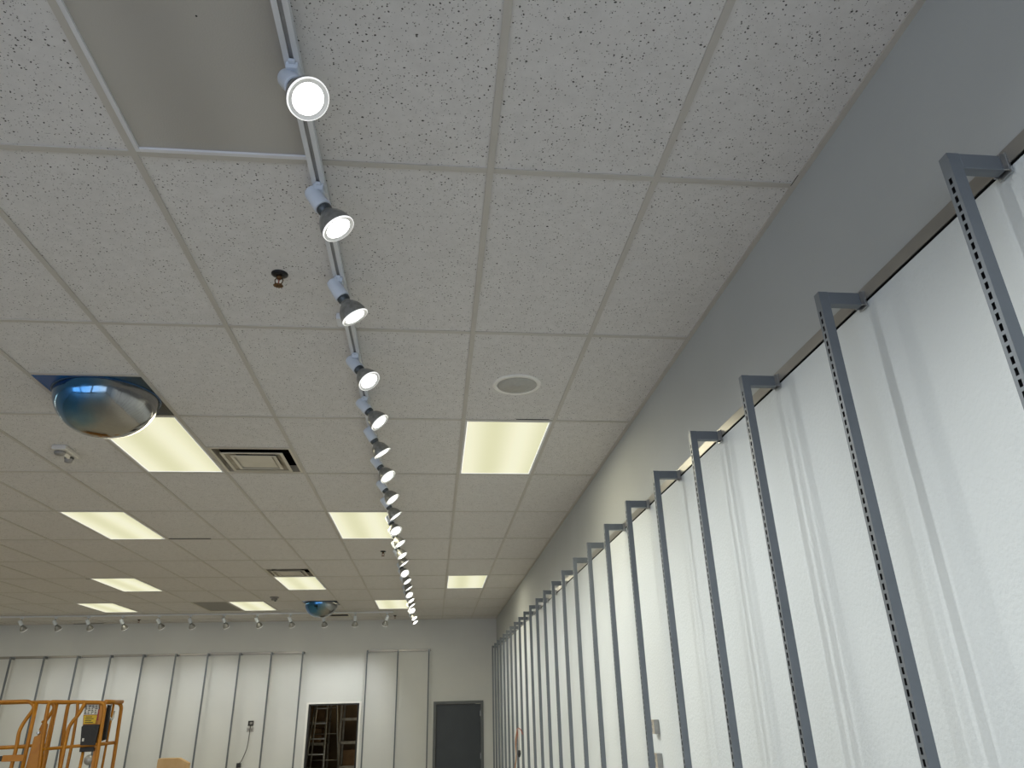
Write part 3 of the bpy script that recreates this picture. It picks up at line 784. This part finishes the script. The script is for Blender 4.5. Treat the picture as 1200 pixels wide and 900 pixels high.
# ------------------------------------------------------------------ scissor lift
def scissor_lift():
    e = empty('scissor_lift', (-4.77, 7.16, 0))
    L = 1.18; Wd = .23; XR = 1.08; T = .019; zt = 2.095; zm = 1.64; zd = 1.0
    y0, y1 = -Wd, Wd; O = M['lift']
    def p(x, z, y=None): return (x, y0 if y is None else y, z)
    # chassis
    b = MB(); b.box(-L+.05, L-.05, y0+.02, y1-.02, .16, .42, O); b.box(-L+.12, L-.12, y0-.0, y1, .2, .36, M['lift_worn']); b.build('chassis', e, bevel=.01)
    for sx in (-1, 1):
        for sy in (-1, 1):
            b = MB(); b.lathe([(0, -.05), (.13, -.05), (.16, -.035), (.16, .035), (.13, .05), (0, .05)], M['rubber'], 28, Matrix.Translation((sx*.82, sy*.19, .16)) @ Matrix.Rotation(PI/2, 4, 'X'))
            b.lathe([(0, -.055), (.07, -.055), (.07, .055), (0, .055)], M['lift_worn'], 20, Matrix.Translation((sx*.82, sy*.19, .16)) @ Matrix.Rotation(PI/2, 4, 'X'))
            b.build('wheel', e)
    for k in range(4):                                              # folded scissor arms
        for s in (-1, 1):
            b = MB(); za, zb = .46+k*.12, .54+k*.12
            if s > 0: za, zb = zb, za
            for yy in (-.14, .14): 
                A = Vector((-.95, yy+s*.03, za)); B = Vector((.95, yy+s*.03, zb)); d = (B-A).normalized(); up_ = Vector((-d.z, 0, d.x))*.03; t = Vector((0, .015, 0))
                q = [A-up_-t, B-up_-t, B+up_-t, A+up_-t]; r = [v+t*2 for v in q]
                b.quad(q, M['lift_worn']); b.quad(r, M['lift_worn'])
                for i in range(4): b.quad([q[i], q[(i+1) % 4], r[(i+1) % 4], r[i]], M['lift_worn'])
            b.build('scissor_arm', e)
    b = MB(); b.box(-L, XR, y0, y1, zd-.07, zd, M['dark_metal']); 
    b.box(-L, XR, y0-.006, y0+.004, zd-.08, zd+.15, O); b.box(-L, XR, y1-.004, y1+.006, zd-.08, zd+.15, O); b.box(-L-.006, -L+.004, y0, y1, zd-.08, zd+.15, O); b.box(XR-.004, XR+.006, y0, y1, zd-.08, zd+.15, O)
    b.build('platform', e)
    # guard rails: a closed loop towards the right, an open section with a cranked upright towards the gate
    for yy in (y0, y1):
        near = yy == y0
        b = MB()
        b.tube(rounded([p(XR, zd, yy), p(XR, 1.5, yy), p(XR-.02, zt-.03, yy), p(.50, zt-.01, yy), p(.476, 2.06, yy), p(.48, 1.88, yy), p(.525, 1.45, yy), p(.53, zd, yy)], .07), T, O, 10)
        b.tube([p(.52, 1.625, yy), p(XR, 1.66, yy)], T*.85, O, 8)
        b.build('guard_rail', e)
        b = MB()
        b.tube(rounded([p(-L, zd, yy), p(-L, zt, yy), p(.28, zt, yy), p(.345, 2.04, yy), p(.26, 1.877, yy), p(.238, 1.80, yy), p(.25, 1.66, yy), p(.243, 1.45, yy), p(.24, zd, yy)], .07), T, O, 10)
        b.tube([p(-L, 1.62, yy), p(.34, 1.655, yy)], T*.85, O, 8)
        b.build('guard_rail', e)
        b = MB(); b.tube([p(.35, zt-.01, yy), p(.354, 1.66, yy), p(.357, zd, yy)], T*1.05, O, 10); b.tube([p(.30, zt-.012, yy), p(.52, zt-.015, yy)], T*.9, O, 8); b.build('gate_post', e)
        if near:
            b = MB(); b.tube(rounded([p(.52, zt-.012, yy), p(.545, 2.03, yy), p(.548, 1.96, yy), p(.54, 1.78, yy), p(.556, 1.45, yy), p(.56, zd, yy)], .06), T*.85, M['lift_worn'], 8); b.build('rail_upright', e)
            b = MB(); b.tube(rounded([p(.77, zt-.012, yy), p(.787, 1.98, yy), p(.80, 1.68, yy), p(.798, 1.45, yy), p(.79, zd, yy)], .06), T*.85, M['lift_worn'], 8); b.build('rail_upright', e)
            b = MB(); b.tube(rounded([p(.85, zt-.02, yy), p(.806, 1.946, yy), p(.733, 1.85, yy), p(.728, 1.69, yy), p(.73, 1.45, yy), p(.73, zd, yy)], .07), T, O, 10); b.build('rail_upright', e)
        else:
            b = MB(); b.tube([p(-.5, zt, yy), p(-.5, zd, yy)], T*.85, O, 8); b.build('rail_upright', e)
    for xx in (-L, XR-.02):
        b = MB(); b.tube([(xx, y0, zt-.02), (xx, y1, zt-.02)], T, O, 10); b.tube([(xx, y0, 1.655), (xx, y1, 1.655)], T*.85, O, 8); b.tube([(xx, (y0+y1)/2, zt-.02), (xx, (y0+y1)/2, zd)], T*.7, O, 8); b.build('end_rail', e)
    # flat mast plate with a notched shoulder
    b = MB(); b.prism([(.36, zd), (.51, zd), (.505, 1.45), (.51, 1.65), (.499, 1.871), (.449, 1.864), (.446, 1.766), (.391, 1.747), (.375, 1.46)], y0+.02, y0+.04, O)
    b.tube([(.475, y0+.03, 1.865), (.452, y0+.0, 1.90)], .018, M['lift_worn'], 8); b.lathe([(0, -.01), (.018, -.01), (.018, .012), (0, .012)], M['zinc'], 12, Matrix.Translation((.425, y0+.02, 1.785)) @ Matrix.Rotation(PI/2, 4, 'X'))
    b.build('mast_plate', e, bevel=.004)
    b = MB(); b.box(.145, .36, y0-.03, y0-.018, 1.52, 1.582, O); b.box(-.02, .145, y0-.034, y0-.014, 1.525, 1.575, M['rubber']); b.build('gate_latch', e, bevel=.004)
    # control box with its stickers
    c = MB(); yf = y0+.024
    c.prism([(.895, 1.60), (1.04, 1.60), (1.05, 1.85), (1.025, 2.052), (.838, 2.052), (.845, 1.93)], y0+.026, y0+.12, M['lift_worn']); cb = c.build('control_box', e, bevel=.004)
    c = MB(); c.prism([(.848, 1.948), (1.0, 1.948), (.985, 2.046), (.842, 2.046)], yf-.001, yf+.002, M['decal'])
    for k in range(6):
        for q in range(4):
            xx = .85+q*.035; c.box(xx, xx+.026-.006*((k+q) % 3), yf-.0022, yf-.001, 1.955+k*.015, 1.963+k*.015, M['ink'])
    c.prism([(.865, 1.86), (.985, 1.86), (.99, 1.94), (.852, 1.94)], yf-.001, yf+.002, M['decal_y'])
    for k in range(4): c.box(.875, .96-.02*(k % 2), yf-.0022, yf-.001, 1.868+k*.018, 1.875+k*.018, M['ink'])
    c.box(.99, 1.02, yf-.002, yf+.001, 1.89, 2.0, M['decal_r']); c.box(.995, 1.02, yf-.002, yf+.001, 2.0, 2.03, M['ink'])
    c.build('stickers', cb)
    c = MB(); c.prism([(.895, 1.655), (1.045, 1.65), (1.05, 1.848), (.89, 1.85), (.872, 1.83)], y0-.028, y0+.02, M['rubber']); c.box(.905, .925, y0-.031, y0-.028, 1.69, 1.72, M['decal']); c.build('black_pouch', cb, bevel=.006)
    c = MB(); c.box(.885, 1.05, y0+.0, y0+.05, 1.588, 1.632, M['rubber']); c.build('box_foot', cb, bevel=.005)
    c = MB(); c.prism([(1.02, zd), (1.10, zd), (1.085, 1.44), (1.075, 1.70), (1.045, 2.04), (1.01, 2.04), (1.03, 1.70), (1.035, 1.44)], y0+.0, y0+.02, O)
    c.prism([(1.045, 1.68), (1.105, 1.70), (1.09, 2.04), (1.06, 2.04)], y0+.06, y0+.10, M['rubber']); c.build('support_bracket', e)
    c = MB(); c.tube([p(.915, 1.60, y0+.03), p(.912, zd, y0+.03)], T*.85, O, 8); c.build('box_post', e)
    c = MB(); c.lathe([(0, -.02), (.045, -.02), (.05, 0), (.045, .02), (0, .02)], M['plate'], 24, Matrix.Translation((.99, y0+.03, 1.51)) @ Matrix.Rotation(PI/2, 4, 'X')); c.build('round_horn', e)
    c = MB(); c.tube(rounded([(XR+.0, y0+.12, 2.05), (XR-.0, y0+.10, 1.93), (XR+.03, y0+.14, 1.88), (XR+.03, y0+.16, 1.98)], .03), .009, M['zinc'], 8); c.build('hook', e)
    tag(e, 'orange scissor lift platform with tubular guard rails and a black control box', 'scissor lift')
scissor_lift()

# ------------------------------------------------------------------ light
W = bpy.data.worlds.new('daylight'); sc.world = W; W.use_nodes = True
bg = W.node_tree.nodes['Background']; sky = W.node_tree.nodes.new('ShaderNodeTexSky')
try: sky.sky_type = 'NISHITA'; sky.sun_disc = False; sky.sun_elevation = math.radians(38); sky.sun_rotation = math.radians(200)
except Exception: pass
W.node_tree.links.new(sky.outputs['Color'], bg.inputs['Color']); bg.inputs['Strength'].default_value = .12
DAY = 84; DAY_C = (.70, .81, 1.0)
for x0, x1 in ((-12.15, -8.3), (-7.85, -3.9), (-3.45, XW-.35)):        # daylight falling in through each window bay
    l = bpy.data.lights.new('window_daylight', 'AREA'); l.shape = 'RECTANGLE'; l.size = x1-x0-.1; l.size_y = 2.5; l.energy = DAY*(x1-x0)/4; l.color = DAY_C
    o = bpy.data.objects.new('window_daylight', l); COL.objects.link(o); o.location = ((x0+x1)/2, YF+.02, 1.68); o.rotation_euler = (-PI/2, 0, 0)
    o.rotation_euler = (PI/2, 0, PI)
    o.rotation_euler = Vector((0, 1, 0)).to_track_quat('-Z', 'Y').to_euler()
TROF_W = 14; TROF_C = (1.0, .93, .68)
FIX = [(c, r) for c, r, s_ in TROFF if s_ == 'on']
FIX += [(-8, 2), (-12, 2), (-10, 4), (-14, 4), (-12, 7), (-16, 7), (-14, 9), (-18, 9), (-18, 4)]
for c, r in FIX:
    l = bpy.data.lights.new('panel_light', 'AREA'); l.shape = 'RECTANGLE'; l.size = .5; l.size_y = 1.1; l.energy = TROF_W; l.color = TROF_C
    o = bpy.data.objects.new('panel_light', l); COL.objects.link(o); o.location = ((c+.5)*U, (2*r+1)*U, ZC-.006)

l = bpy.data.lights.new('stockroom_fill', 'POINT'); l.energy = 45; l.color = (1, .88, .62); l.shadow_soft_size = .15  # unseen fill light added to lift the dark stockroom
o = bpy.data.objects.new('stockroom_fill', l); COL.objects.link(o); o.location = (-.6, 15.3, 3.0)
# ------------------------------------------------------------------ camera
cam = bpy.data.cameras.new('camera'); co = bpy.data.objects.new('camera', cam); COL.objects.link(co)
yaw, pitch, roll = -.11178, .42351, .02714
Rz = Matrix.Rotation(yaw, 3, 'Z'); Rx = Matrix.Rotation(pitch, 3, 'X'); Ry = Matrix.Rotation(roll, 3, 'Y')
R = Rz @ Rx @ Ry                                                     # columns: right, forward, up
rt, fw, upv = R.col[0], R.col[1], R.col[2]
m = Matrix((rt, upv, -fw)).transposed().to_4x4(); m.translation = Vector((-.1704, -2.0278, ZC-1.7606))
co.matrix_world = m
cam.sensor_fit = 'HORIZONTAL'; cam.sensor_width = 36; cam.lens = 842.198/1200*36; cam.clip_start = .02
sc.camera = co
sc.view_settings.view_transform = 'Standard'; sc.view_settings.look = 'None'
sc.view_settings.gamma = 1; sc.view_settings.use_curve_mapping = False
sc.view_settings.exposure = 0.0
sc.cycles.use_denoising = True
sc.cycles.max_bounces = 8; sc.cycles.diffuse_bounces = 5
sc.cycles.sample_clamp_indirect = 4
